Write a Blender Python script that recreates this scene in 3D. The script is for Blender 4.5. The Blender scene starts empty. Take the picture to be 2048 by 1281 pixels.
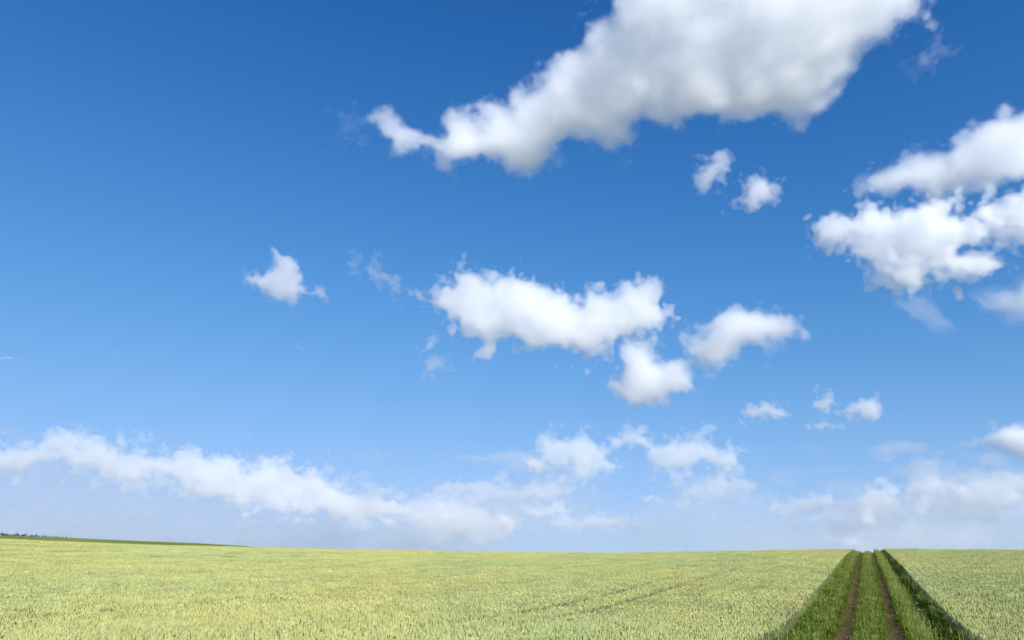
import bpy, math, random
import numpy as np
from mathutils import Vector, Matrix

scene = bpy.context.scene
col = scene.collection
R = math.radians

# ------------------------------------------------------------------ camera
EYE = Vector((0.0, 0.0, 1.75))
FPX, CX, CY = 1365.3, 1024.0, 640.5          # 24 mm lens, in pixels of the 2048 px wide photograph
PITCH = math.atan2(1115 - CY, FPX)
cam_data = bpy.data.cameras.new("camera")
cam_data.lens = 24.0
cam_data.sensor_width = 36.0
cam_data.clip_start = 0.1
cam_data.clip_end = 120000.0
cam = bpy.data.objects.new("camera", cam_data)
col.objects.link(cam)
cam.location = EYE
cam.rotation_euler = (math.pi / 2 + PITCH, 0, 0)
scene.camera = cam

FWD = Vector((0, math.cos(PITCH), math.sin(PITCH)))
UPV = Vector((0, -math.sin(PITCH), math.cos(PITCH)))
RGT = Vector((1, 0, 0))


def ray(px, py):
    """Direction (not unit length) of a sight line, for measuring angles off the photograph."""
    return FWD * FPX + RGT * (px - CX) - UPV * (py - CY)


# ------------------------------------------------------------------ sky, sun, exposure
SUN_AZ, SUN_EL = R(154), R(26)               # clockwise from the view's heading
world = bpy.data.worlds.new("World")
scene.world = world
world.use_nodes = True
nt = world.node_tree
nt.nodes.clear()
sky = nt.nodes.new("ShaderNodeTexSky")
sky.sky_type = 'NISHITA'
sky.sun_disc = False
sky.sun_elevation = SUN_EL
sky.sun_rotation = SUN_AZ
sky.altitude = 1500
sky.air_density = 1.0
sky.dust_density = 0.0
sky.ozone_density = 1.0
EXPO = 0.62
hsv = nt.nodes.new("ShaderNodeHueSaturation")
hsv.inputs["Saturation"].default_value = 1.2
bg = nt.nodes.new("ShaderNodeBackground")
bg.inputs["Strength"].default_value = 0.15


def vmath(op, a, b):
    n = nt.nodes.new("ShaderNodeVectorMath")
    n.operation = op
    for s, v in zip(n.inputs, (a, b)):
        if hasattr(v, "is_output"): nt.links.new(v, s)
        else: s.default_value = v
    return n.outputs[0]


# white balance and a soft shoulder, so that the pale sky low down keeps its blue
SH, GN = (0.998, 0.998, 1.219), (0.56, 0.80, 0.79)
nt.links.new(sky.outputs[0], hsv.inputs["Color"])
c = hsv.outputs[0]
den = vmath('ADD', vmath('DIVIDE', c, SH), (1, 1, 1))
c = vmath('POWER', vmath('DIVIDE', c, den), (2.6, 2.6, 2.6))
c = vmath('MULTIPLY', c, tuple(g / 0.15 / 2 ** EXPO for g in GN))
wo = nt.nodes.new("ShaderNodeOutputWorld")
nt.links.new(c, bg.inputs["Color"])
nt.links.new(bg.outputs[0], wo.inputs["Surface"])

sun_data = bpy.data.lights.new("sun", 'SUN')
sun_data.energy = 5.0
sun_data.angle = R(0.53)
sun_data.color = (1.0, 0.97, 0.91)
sun = bpy.data.objects.new("sun", sun_data)
col.objects.link(sun)
SUN_DIR = Vector((math.sin(SUN_AZ) * math.cos(SUN_EL), math.cos(SUN_AZ) * math.cos(SUN_EL), math.sin(SUN_EL)))
sun.rotation_euler = SUN_DIR.to_track_quat('Z', 'Y').to_euler()

scene.view_settings.view_transform = 'Standard'
scene.view_settings.look = 'None'
scene.view_settings.exposure = EXPO
scene.view_settings.gamma = 1.0
scene.view_settings.use_curve_mapping = False

cy = scene.cycles
cy.use_denoising = True
cy.denoiser = 'OPENIMAGEDENOISE'
cy.denoising_prefilter = 'ACCURATE'
cy.use_adaptive_sampling = True
cy.adaptive_threshold = 0.02
cy.max_bounces = 90
cy.diffuse_bounces = 3
cy.glossy_bounces = 2
cy.transmission_bounces = 4
cy.volume_bounces = 90
cy.transparent_max_bounces = 200


# ------------------------------------------------------------------ helpers
def tag(o, label=None, cat=None, group=None, kind=None):
    if label: o["label"] = label
    if cat: o["category"] = cat
    if group: o["group"] = group
    if kind: o["kind"] = kind
    return o


def new_mat(name):
    m = bpy.data.materials.new(name)
    m.use_nodes = True
    m.node_tree.nodes.clear()
    return m, m.node_tree


def np_mesh(name, verts, faces, mats=(), mat_idx=None, smooth=False):
    """Mesh from arrays: faces is an (n, k) integer array."""
    verts = np.ascontiguousarray(verts, dtype=np.float32)
    faces = np.ascontiguousarray(faces, dtype=np.int32)
    me = bpy.data.meshes.new(name)
    n, k = faces.shape if len(faces) else (0, 3)
    me.vertices.add(len(verts))
    me.vertices.foreach_set("co", verts.ravel())
    if n:
        me.loops.add(n * k)
        me.loops.foreach_set("vertex_index", faces.ravel())
        me.polygons.add(n)
        me.polygons.foreach_set("loop_start", np.arange(0, n * k, k, dtype=np.int32))
        if mat_idx is not None:
            me.polygons.foreach_set("material_index", np.ascontiguousarray(mat_idx, dtype=np.int32))
        me.polygons.foreach_set("use_smooth", np.full(n, smooth, dtype=bool))
    for m in mats:
        me.materials.append(m)
    me.update(calc_edges=True)
    return me


def link_obj(name, me, parent=None):
    o = bpy.data.objects.new(name, me)
    col.objects.link(o)
    if parent is not None:
        o.parent = parent
    return o


# ------------------------------------------------------------------ clouds
def lattice_noise(rng, shape, wl):
    """Smooth noise of unit variance: a random lattice of spacing WL cells (per axis), cubic B-spline interpolated."""
    dims = [int(math.ceil(s / w)) + 4 for s, w in zip(shape, wl)]
    a = rng.standard_normal(dims).astype(np.float32)
    for ax in range(3):
        n, w, m = shape[ax], wl[ax], dims[ax]
        x = np.arange(n) / w + rng.random()
        i = np.floor(x).astype(int)
        t = (x - i)
        W = np.zeros((n, m), np.float32)
        b = [(1 - t) ** 3 / 6, (3 * t ** 3 - 6 * t ** 2 + 4) / 6, (-3 * t ** 3 + 3 * t ** 2 + 3 * t + 1) / 6, t ** 3 / 6]
        for k in range(4):
            W[np.arange(n), np.minimum(i + k, m - 1)] += b[k]
        a = np.moveaxis(np.tensordot(W, a, axes=(1, ax)), 0, ax)
    return a / (a.std() + 1e-6)


def poly_sdf(poly, U, V):
    """Signed distance (positive inside) of grid points to a closed polygon."""
    p = np.asarray(poly, np.float32)
    q = np.roll(p, -1, axis=0)
    d2 = np.full(U.shape, 1e18, np.float32)
    inside = np.zeros(U.shape, bool)
    for (ax, ay), (bx, by) in zip(p, q):
        ex, ey = bx - ax, by - ay
        L = ex * ex + ey * ey + 1e-9
        t = np.clip(((U - ax) * ex + (V - ay) * ey) / L, 0, 1)
        dx, dy = U - ax - t * ex, V - ay - t * ey
        d2 = np.minimum(d2, dx * dx + dy * dy)
        if ay != by:
            c = (ay > V) != (by > V)
            inside ^= c & (U < ex * (V - ay) / (by - ay) + ax)
    return np.where(inside, 1, -1) * np.sqrt(d2)


def surface_net(F, iso):
    """Quads around the region F > iso (naive surface nets); vertices in grid units, faces pointing outwards."""
    S = F > iso
    nx, ny, nz = F.shape
    cnt = np.zeros((nx - 1, ny - 1, nz - 1), np.int8)
    offs = [(i, j, k) for i in (0, 1) for j in (0, 1) for k in (0, 1)]
    for i, j, k in offs:
        cnt += S[i:nx - 1 + i, j:ny - 1 + j, k:nz - 1 + k]
    act = (cnt > 0) & (cnt < 8)
    idx = np.full(act.shape, -1, np.int32)
    I = np.argwhere(act)
    if len(I) == 0:
        return np.zeros((0, 3), np.float32), np.zeros((0, 4), np.int32)
    idx[act] = np.arange(len(I))
    C = {o: F[I[:, 0] + o[0], I[:, 1] + o[1], I[:, 2] + o[2]] - iso for o in offs}
    pos = np.zeros((len(I), 3), np.float32)
    n = np.zeros(len(I), np.float32)
    for a in offs:
        for ax in range(3):
            if a[ax] == 0:
                b = tuple(1 if q == ax else a[q] for q in range(3))
                fa, fb = C[a], C[b]
                m = (fa > 0) != (fb > 0)
                t = np.where(m, fa / np.where(m, fa - fb, 1), 0)
                for q in range(3):
                    pos[:, q] += np.where(m, a[q] + (t if q == ax else 0), 0)
                n += m
    V = I + pos / n[:, None]
    quads = []
    for ax in range(3):
        b, c = [(1, 2), (2, 0), (0, 1)][ax]
        s0 = [slice(1, -1)] * 3; s1 = [slice(1, -1)] * 3
        s0[ax] = slice(0, -1); s1[ax] = slice(1, None)
        A, B = S[tuple(s0)], S[tuple(s1)]
        ch = np.argwhere(A != B)
        if len(ch) == 0:
            continue
        a_in = A[ch[:, 0], ch[:, 1], ch[:, 2]]
        base = ch.copy()
        for q in (b, c):
            base[:, q] += 1
        def cell(db, dc):
            g = base.copy(); g[:, b] += db; g[:, c] += dc
            return idx[g[:, 0], g[:, 1], g[:, 2]]
        q = np.stack([cell(-1, -1), cell(0, -1), cell(0, 0), cell(-1, 0)], 1)
        q[~a_in] = q[~a_in][:, ::-1]
        quads.append(q)
    return V, np.concatenate(quads)


cloud_mats = {}


def cloud_mat(sigma, g):
    key = (round(sigma, 7), g)
    if key not in cloud_mats:
        m, t = new_mat("cloud_vapour")
        out = t.nodes.new("ShaderNodeOutputMaterial")
        v = t.nodes.new("ShaderNodeVolumePrincipled")
        v.inputs["Color"].default_value = (1.0, 1.0, 1.0, 1)
        v.inputs["Density"].default_value = sigma
        v.inputs["Anisotropy"].default_value = g
        t.links.new(v.outputs[0], out.inputs["Volume"])
        cloud_mats[key] = m
    return cloud_mats[key]


def cloud(name, label, polys, dist, holes=(), rs=60, depth=0.9, tmin=30, tmax=170, amp=0.42, wl=80, octaves=5, gain=0.55,
          levels=((-0.12, 0.4), (0.02, 0.9), (0.15, 1.5), (0.4, 1.2)), cell=2.5, seed=1, flat=1.0, grow=0.15, fray=0.55, aniso=0.3, group="clouds in the blue sky", billow=0.6):
    """A cloud of water droplets: nested closed skins, each adding density, round a noise-eroded solid whose outline subtends POLYS
    (photo pixels) at DIST metres and whose depth along the sight line is of the order of its width."""
    rng = np.random.default_rng(seed)
    pts = np.concatenate([np.asarray(p, float) for p in polys])
    (x0, y0), (x1, y1) = pts.min(0), pts.max(0)
    c = ray((x0 + x1) / 2, (y0 + y1) / 2)
    n = c.normalized()
    right = n.cross(Vector((0, 0, 1))).normalized()
    up = right.cross(n).normalized()
    k = dist / FPX                                     # metres per (nominal) pixel

    def to_plane(p):
        d = ray(*p)
        d = d * (FPX / d.dot(n))
        return (d.dot(right), d.dot(up))
    pp = [np.array([to_plane(q) for q in p]) for p in polys]
    hh = [np.array([to_plane(q) for q in p]) for p in holes]
    allp = np.concatenate(pp)
    lo, hi = allp.min(0) - 25 - 0.4 * wl, allp.max(0) + 25 + 0.4 * wl
    nu, nv = int((hi[0] - lo[0]) / cell) + 1, int((hi[1] - lo[1]) / cell) + 1
    u = lo[0] + np.arange(nu) * cell
    v = lo[1] + np.arange(nv) * cell
    U, V = np.meshgrid(u, v, indexing='ij')
    # ragged outline: warp the plane a little before measuring
    def n2(w): return lattice_noise(rng, (nu, nv, 1), (w / cell, w / cell, 1))[:, :, 0]
    wu = 0.10 * wl * n2(wl * 0.5) + 0.04 * wl * n2(wl * 0.18)
    wv = 0.10 * wl * n2(wl * 0.5) + 0.04 * wl * n2(wl * 0.18)
    S = None
    for p in pp:
        s = poly_sdf(p, U + wu, V + wv)
        S = s if S is None else np.maximum(S, s)
    for h in hh:
        S = np.minimum(S, -poly_sdf(h, U + wu, V + wv))
    S = S + grow * rs
    T = np.clip(tmin + depth * np.maximum(S, 0), tmin, tmax)
    wmax = float(T.max()) * 1.12 + 8
    cw = cell * 1.3
    nw = int(2 * wmax / cw) + 3
    w = (np.arange(nw) - (nw - 1) / 2) * cw
    sn = 1 - np.minimum(S / rs, 1)
    F = 1 - np.sqrt(sn[:, :, None] ** 2 + (w[None, None, :] / T[:, :, None]) ** 2)
    a, l, v_lo, v_hi = 1.0, float(wl), 0.0, 0.0
    N_lo = np.zeros((nu, nv, nw), np.float32); N_hi = np.zeros((nu, nv, nw), np.float32)
    for o in range(octaves):
        if l < 2.2 * cell:
            break
        g = lattice_noise(rng, (nu, nv, nw), (l / cell, l / cell / flat, l / cw))
        g = billow * (np.abs(g) * 1.5 - 1.0) + (1 - billow) * g
        if l > 0.4 * wl: N_lo += a * g; v_lo += a * a
        else: N_hi += a * g; v_hi += a * a
        a *= gain; l *= 0.5
    N_lo -= N_lo.mean(); N_hi -= N_hi.mean()
    # the thinner the vapour, the more the fine turbulence tears it
    edge = fray * (0.45 + 0.9 * np.exp(-np.maximum(S, 0) / (0.5 * rs)))
    F = F + amp * 0.6 * N_lo / math.sqrt(v_lo) + amp * edge[:, :, None] * N_hi / math.sqrt(max(v_hi, 1e-6))
    F[:, :, 0] = F[:, :, -1] = F[0] = F[-1] = F[:, 0] = F[:, -1] = -1
    F = np.minimum(F, 1.2).astype(np.float32)
    vs, fs, mi, mats, off = [], [], [], [], 0
    for li, (iso, tau) in enumerate(levels):
        P, Q = surface_net(F, iso)
        if len(Q) == 0:
            continue
        vs.append(P); fs.append(Q[:, ::-1] + off); off += len(P)
        mi.append(np.full(len(Q), len(mats))); mats.append(cloud_mat(tau / (100 * k), aniso))
    P = np.concatenate(vs)
    u_ = (lo[0] + P[:, 0] * cell) * k; v_ = (lo[1] + P[:, 1] * cell) * k; w_ = ((P[:, 2] - (nw - 1) / 2) * cw) * k
    co = np.outer(u_, right) + np.outer(v_, up) + np.outer(w_, n)
    me = np_mesh(name, co, np.concatenate(fs), mats, np.concatenate(mi), smooth=True)
    o = link_obj(name, me)
    o.location = EYE + n * dist
    tag(o, label, "cloud", group)
    print(name, label, 'grid', F.shape, 'faces', len(me.polygons))
    return o


# outlines measured on the photograph; each becomes a solid of vapour at its own distance
BIG = [(1255, -170), (1245, -60), (1225, 0), (1190, 28), (1175, 55), (1168, 78), (1148, 98), (1120, 122), (1100, 150), (1085, 165), (1055, 172), (1035, 198),
       (1018, 222), (985, 225), (960, 245), (915, 228), (890, 232), (885, 255), (850, 275), (820, 262), (790, 240), (755, 236), (742, 255), (775, 268),
       (830, 290), (846, 305), (870, 327), (930, 320), (960, 310), (1000, 315), (1040, 340), (1085, 340), (1110, 325), (1117, 300), (1150, 280),
       (1200, 285), (1278, 296), (1285, 255), (1292, 235), (1340, 225), (1380, 230), (1420, 236), (1460, 242), (1500, 234), (1530, 217), (1590, 216),
       (1645, 210), (1665, 187), (1700, 172), (1722, 145), (1727, 110), (1745, 87), (1785, 67), (1810, 47), (1832, 25), (1848, -10), (1855, -80), (1840, -170)]
cloud("cumulus_cloud", "huge bright white cumulus cloud running off the top of the sky, with a ragged tail", [BIG], 2600,
      rs=55, depth=0.8, tmin=30, tmax=76, amp=0.33, wl=100, octaves=7, seed=3, cell=2.1, gain=0.72, aniso=0.4, fray=0.52, grow=0.17)
UPPER = [(2130, 215), (2000, 223), (1975, 228), (1945, 245), (1938, 264), (1912, 290), (1900, 300), (1870, 303), (1830, 315), (1808, 330), (1775, 335), (1753, 350),
         (1743, 375), (1740, 392), (1768, 404), (1810, 400), (1860, 398), (1900, 402), (1938, 380), (1990, 374), (2030, 384), (2130, 390)]
cloud("cumulus_cloud", "large puffy cloud with a grey belly, cut by the frame edge", [UPPER], 3400,
      rs=42, depth=0.8, tmin=26, tmax=52, amp=0.28, wl=66, octaves=7, seed=8, cell=1.8, gain=0.74, aniso=0.45, fray=0.6, grow=0.05)
LOWER = [(1630, 455), (1650, 440), (1672, 431), (1692, 440), (1722, 446), (1738, 428), (1772, 420), (1812, 404), (1862, 398), (1902, 412), (1908, 440), (1938, 442), (1968, 456), (1972, 474), (1945, 486),
         (1940, 496), (1962, 506), (1980, 526), (1945, 543), (1920, 548), (1890, 543), (1852, 546), (1856, 567), (1835, 578), (1810, 562), (1788, 540), (1745, 532), (1710, 508), (1690, 490), (1665, 492), (1645, 478), (1630, 482)]
cloud("cumulus_cloud", "ragged bright cloud hanging just under the grey-bellied one", [LOWER], 3200,
      rs=34, depth=0.7, tmin=22, tmax=40, amp=0.42, wl=56, octaves=7, seed=61, cell=1.7, gain=0.74, aniso=0.35, fray=0.85, grow=0.22)
cloud("cumulus_cloud", "white piece of cloud at the frame edge beneath the grey-bellied one",
      [[(1955, 425), (1985, 410), (2020, 392), (2060, 385), (2130, 385), (2130, 490), (2060, 492), (1990, 487), (1972, 470), (1985, 450), (1960, 440)]], 3250,
      rs=36, depth=0.7, tmin=22, tmax=42, amp=0.38, wl=55, octaves=7, seed=59, cell=1.7, gain=0.74, aniso=0.4, fray=0.8)
LONG = [(825, 588), (860, 594), (885, 577), (910, 570), (908, 550), (945, 543), (985, 548), (1000, 558), (1040, 553), (1068, 558), (1074, 580), (1100, 590), (1135, 592),
        (1155, 605), (1180, 590), (1220, 583), (1250, 574), (1295, 572), (1312, 590), (1322, 615), (1338, 640), (1322, 662), (1290, 668), (1265, 676), (1240, 690),
        (1215, 690), (1190, 697), (1165, 700), (1142, 713), (1120, 700), (1080, 706), (1055, 700), (1040, 685), (1010, 672), (985, 675), (975, 692), (965, 717),
        (956, 700), (960, 680), (945, 660), (925, 645), (900, 650), (890, 635), (870, 620), (850, 606)]
cloud("cumulus_cloud", "long white cloud in the middle of the sky, shaped like a lying bone", [LONG], 4200,
      rs=34, depth=0.75, tmin=22, tmax=46, amp=0.40, wl=56, octaves=7, seed=12, cell=1.6, gain=0.74, aniso=0.38, fray=0.72, grow=0.18)
CAP = [(1368, 700), (1385, 675), (1412, 655), (1398, 638), (1430, 621), (1470, 611), (1505, 610), (1542, 619), (1567, 640), (1588, 660), (1572, 674), (1530, 683),
       (1502, 686), (1485, 716), (1450, 742), (1410, 744), (1383, 722)]
cloud("cumulus_cloud", "smooth cap-shaped cloud with a second lobe hanging below it", [CAP], 4400,
      rs=42, depth=0.8, tmin=20, tmax=60, amp=0.26, wl=56, octaves=6, seed=14, cell=1.6, gain=0.7, fray=0.6, aniso=0.35)
LUMP = [(1238, 700), (1258, 688), (1290, 700), (1310, 725), (1345, 720), (1387, 740), (1394, 770), (1375, 784), (1342, 787), (1322, 802), (1290, 810), (1252, 812),
        (1230, 797), (1206, 777), (1213, 760), (1240, 755), (1242, 735)]
cloud("cumulus_cloud", "small lumpy cloud just below the cap-shaped cloud", [LUMP], 5000,
      rs=32, depth=0.8, tmin=20, tmax=42, fray=0.6, aniso=0.35, amp=0.25, wl=55, octaves=6, seed=21, cell=1.8, gain=0.64)
KITE = [(540, 498), (553, 492), (566, 508), (580, 512), (582, 530), (592, 540), (582, 553), (600, 556), (610, 562), (598, 572), (612, 580), (630, 585), (638, 583), (655, 582),
        (663, 597), (640, 597), (618, 590), (600, 592), (590, 605), (582, 611), (565, 600), (545, 590), (525, 575), (513, 560), (503, 552), (506, 536), (516, 540),
        (524, 550), (540, 540), (550, 530), (552, 518)]
THIN = ((-0.12, 0.4), (0.05, 0.9), (0.35, 1.4))
cloud("cumulus_cloud", "small kite-shaped wispy cloud with a short tail, alone in the blue", [KITE], 3800,
      rs=20, depth=0.8, tmin=20, tmax=36, amp=0.3, wl=40, octaves=6, seed=5, cell=1.5, gain=0.66, fray=0.65, levels=((-0.12, 0.5), (0.05, 0.9), (0.3, 1.6)))
cloud("cloud_wisp", "thin wisp leading to the long bone-shaped cloud", [[(716, 533), (745, 526), (770, 543), (797, 550), (802, 570), (790, 578), (768, 566), (738, 556)]], 4000,
      rs=26, tmin=10, tmax=22, amp=0.75, wl=34, octaves=5, seed=6, cell=1.5, levels=((-0.1, 0.5), (0.2, 0.8)), gain=0.66)
for lab, poly, sd in (("upper and fainter of two scraps hanging below the long bone-shaped cloud", [(855, 671), (875, 677), (870, 702), (848, 702)], 7),
                      ("lower and brighter of two scraps hanging below the long bone-shaped cloud", [(858, 722), (888, 713), (895, 737), (872, 749), (844, 752), (850, 735)], 77)):
    cloud("cloud_wisp", lab, [poly], 4300, rs=20, tmin=10, tmax=20, amp=0.5, wl=30, octaves=5, seed=sd, cell=1.3, levels=((-0.1, 0.6), (0.2, 1.0)), gain=0.66)
cloud("cumulus_cloud", "small slanting puff, the dimmer of a pair between the two big clouds",
      [[(1390, 352), (1410, 325), (1442, 315), (1462, 330), (1463, 347), (1440, 367), (1415, 385), (1397, 380)]], 3100,
      rs=28, depth=0.8, tmin=18, tmax=34, amp=0.4, wl=40, octaves=6, seed=15, cell=1.5, levels=THIN, gain=0.66)
cloud("cumulus_cloud", "small round puff, the brighter of a pair between the two big clouds",
      [[(1473, 412), (1490, 397), (1483, 372), (1510, 353), (1542, 355), (1560, 380), (1557, 402), (1532, 419), (1500, 412)]], 3100,
      rs=30, depth=0.8, tmin=18, tmax=36, amp=0.34, wl=40, octaves=6, seed=16, cell=1.5, levels=((-0.12, 0.5), (0.05, 1.3), (0.35, 1.8)), gain=0.66)
cloud("cloud_wisp", "faint torn veil beside the top end of the huge cloud",
      [[(1830, 130), (1850, 112), (1870, 95), (1890, 72), (1910, 88), (1932, 95), (1905, 112), (1880, 125), (1868, 142)]], 2700,
      rs=34, tmin=12, tmax=24, amp=0.5, fray=0.45, wl=40, octaves=5, seed=17, cell=1.7, levels=((0.0, 0.3), (0.35, 0.35)), gain=0.7)
cloud("cloud_wisp", "faint scrap beyond the ragged tail of the huge cloud",
      [[(685, 250), (705, 240), (735, 262), (730, 280), (700, 275)]], 2700,
      rs=34, tmin=10, tmax=20, amp=0.9, wl=36, octaves=5, seed=18, cell=1.7, levels=((0.0, 0.3), (0.35, 0.3)), gain=0.7)
cloud("cumulus_cloud", "smooth pale wedge of cloud poking in below the large puffy cloud",
      [[(1968, 597), (2010, 576), (2060, 562), (2120, 560), (2120, 630), (2060, 630), (2010, 627), (1985, 617)]], 4600,
      rs=40, depth=0.8, tmin=16, tmax=34, amp=0.16, wl=60, octaves=5, seed=19, cell=1.8, levels=((-0.15, 0.5), (0.1, 0.9), (0.4, 1.0)), fray=0.3)
cloud("cloud_wisp", "faint lens-shaped streak below the large puffy cloud",
      [[(1776, 598), (1820, 589), (1862, 608), (1892, 630), (1904, 658), (1870, 652), (1840, 632)]], 4600,
      rs=34, tmin=12, tmax=26, amp=0.3, wl=60, octaves=5, seed=20, cell=1.7, levels=((-0.15, 0.35), (0.1, 0.5), (0.4, 0.5)), fray=0.3)
SMALL = ((-0.12, 0.9), (0.05, 1.8), (0.4, 2.0))
cloud("cumulus_cloud", "little flat-bottomed puff low in the sky, first of a low string of puffs",
      [[(1488, 818), (1510, 810), (1540, 807), (1572, 822), (1560, 831), (1500, 840)]], 6500,
      rs=20, depth=0.8, tmin=10, tmax=22, amp=0.42, wl=28, octaves=5, seed=22, cell=1.2, levels=SMALL, gain=0.62)
cloud("cumulus_cloud", "little dim puff low in the sky, between its brighter neighbour and the flat-bottomed one",
      [[(1622, 815), (1636, 800), (1650, 788), (1672, 795), (1677, 812), (1652, 827), (1630, 822)]], 6500,
      rs=22, depth=0.8, tmin=10, tmax=22, amp=0.5, wl=28, octaves=5, seed=23, cell=1.2, levels=((0.0, 1.2), (0.3, 2.5)), gain=0.62)
cloud("cumulus_cloud", "little bright egg-shaped puff low in the sky, the brightest of its string",
      [[(1686, 820), (1698, 808), (1722, 796), (1752, 796), (1773, 822), (1760, 835), (1725, 835)]], 6500,
      rs=20, depth=0.85, tmin=10, tmax=26, amp=0.25, wl=30, octaves=5, seed=24, cell=1.2, levels=SMALL, gain=0.62)
cloud("cumulus_cloud", "tiny flat puff under the egg-shaped one, lowest of the string",
      [[(1618, 850), (1645, 839), (1667, 845), (1684, 850), (1640, 858)]], 6800,
      rs=14, depth=0.8, tmin=8, tmax=16, amp=0.35, wl=22, octaves=4, seed=25, cell=1.0, levels=SMALL, gain=0.62)
cloud("cumulus_cloud", "flat-bottomed cloud at the frame edge, low over the field beside the track",
      [[(1920, 887), (1960, 874), (2000, 867), (2060, 856), (2120, 856), (2120, 910), (2060, 909), (2000, 907), (1940, 898)]], 7000,
      rs=34, depth=0.8, tmin=14, tmax=36, amp=0.25, wl=44, octaves=5, seed=26, cell=1.6, levels=((0.0, 1.0), (0.3, 2.5), (0.6, 4.0)))
cloud("cloud_wisp", "tiny faint scrap of cloud alone in the blue below the kite-shaped cloud",
      [[(590, 692), (600, 689), (608, 700), (596, 704)]], 5000,
      rs=12, tmin=6, tmax=10, amp=0.2, wl=16, octaves=4, seed=27, cell=0.9, levels=((0.0, 1.2),))
cloud("cloud_wisp", "tiny pinkish scrap of cloud high over the dark tree row",
      [[(220, 704), (229, 706), (237, 702), (237, 710), (222, 709)]], 5000,
      rs=12, tmin=6, tmax=10, amp=0.4, wl=16, octaves=4, seed=28, cell=0.9, levels=((0.0, 1.6),))
# the far banks low over the horizon
BANK = [(-120, 900), (0, 893), (40, 905), (75, 880), (125, 870), (175, 873), (215, 888), (250, 892), (270, 893), (292, 893), (300, 908), (320, 899), (336, 915), (357, 907), (386, 906),
        (420, 920), (450, 913), (470, 914), (488, 930), (512, 938), (530, 938), (558, 927), (582, 927), (600, 945), (640, 953), (662, 972), (700, 985), (760, 1015), (720, 1035),
        (640, 1030), (560, 1022), (500, 1015), (450, 1000), (400, 985), (340, 965), (280, 950), (200, 940), (120, 930), (40, 945), (-120, 950)]
FAR = ((-0.12, 0.5), (0.02, 1.1), (0.3, 1.3))
cloud("cloud_bank", "long cauliflower-topped cloud bank slanting down from above the dark tree row", [BANK], 15000,
      rs=24, depth=0.9, tmin=22, tmax=40, amp=0.55, wl=40, octaves=6, seed=31, cell=1.45, levels=FAR, gain=0.72, billow=0.85, fray=0.7, aniso=0.22, group="cloud banks low over the horizon")
cloud("cloud_bank", "wide blue-grey shaded base under the cauliflower-topped cloud bank",
      [[(-150, 900), (40, 900), (200, 895), (340, 920), (450, 945), (560, 970), (700, 1005), (900, 1050), (1000, 1085), (1000, 1140), (-150, 1140)]], 19000,
      rs=70, depth=0.7, tmin=40, tmax=90, amp=0.4, wl=110, octaves=5, seed=32, cell=3.2, levels=((0.0, 0.15), (0.3, 0.26)), flat=3.0, gain=0.66, aniso=0.35, group="cloud banks low over the horizon")
cloud("cloud_bank", "pinkish lumpy cloud bank over the middle of the wheat horizon",
      [[(640, 985), (720, 985), (800, 1000), (880, 1005), (960, 1010), (1040, 1030), (1060, 1060), (1000, 1075), (900, 1060), (840, 1062), (780, 1050), (700, 1040), (660, 1020)]], 17000,
      rs=40, depth=0.8, tmin=20, tmax=40, amp=0.75, wl=60, octaves=6, seed=33, cell=2.0, levels=((-0.12, 0.3), (0.1, 0.6), (0.4, 1.0)), aniso=0.22, flat=1.6, gain=0.66, group="cloud banks low over the horizon")
HB = "cloud banks low over the horizon"
MID = dict(rs=28, depth=0.8, tmin=18, tmax=36, octaves=6, cell=1.6, levels=((-0.15, 0.4), (0.05, 0.8), (0.35, 1.0)), aniso=0.15, fray=0.8, gain=0.74, group=HB)
cloud("cloud_bank", "low white puffs piled at the end of a flat streak, above the pinkish bank",
      [[(1075, 905), (1085, 885), (1100, 868), (1130, 873), (1170, 871), (1200, 885), (1240, 882), (1225, 900), (1215, 915), (1240, 930), (1235, 946), (1180, 948), (1120, 945), (1060, 940)]],
      11000, amp=0.42, wl=48, seed=34, **MID)
cloud("cloud_bank", "low white puffs scattered like a ragged letter, beside the puffs with the streak",
      [[(1240, 880), (1262, 866), (1300, 872), (1320, 885), (1342, 880), (1400, 874), (1432, 890), (1475, 910), (1455, 932), (1432, 948), (1400, 930), (1360, 937), (1310, 950), (1292, 930), (1295, 905)]],
      11500, amp=0.5, wl=48, seed=44, **MID)
cloud("cloud_wisp", "long flat pale streak leading to the low white puffs",
      [[(890, 919), (960, 910), (1040, 904), (1100, 906), (1110, 940), (1050, 948), (980, 930)]], 11200,
      rs=24, tmin=14, tmax=24, amp=0.25, wl=50, octaves=5, seed=45, cell=1.6, levels=((-0.15, 0.35), (0.1, 0.5), (0.5, 0.5)), aniso=0.15, fray=0.4, flat=1.6, group=HB)
cloud("cloud_wisp", "faint flat streak low in the sky between the long bank and the broken white puffs",
      [[(690, 908), (740, 904), (800, 920), (805, 930), (750, 930)]], 11000,
      rs=26, tmin=10, tmax=20, amp=0.25, wl=44, octaves=5, seed=35, cell=1.6, levels=((-0.1, 0.3), (0.15, 0.4)), group="cloud banks low over the horizon")
cloud("cloud_bank", "soft cloud bank low over the field beside the shaded verge",
      [[(1560, 1010), (1620, 1000), (1680, 995), (1750, 970), (1790, 985), (1830, 965), (1860, 950), (1900, 962), (1950, 952), (2040, 950), (2130, 945), (2130, 1060), (2000, 1060), (1900, 1050), (1800, 1040), (1680, 1030)]], 13000,
      rs=50, depth=0.8, tmin=24, tmax=50, amp=0.8, wl=80, octaves=6, seed=36, cell=2.4, levels=((-0.12, 0.25), (0.1, 0.4), (0.4, 0.5)), aniso=0.4, flat=1.4, gain=0.64, group="cloud banks low over the horizon")
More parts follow.
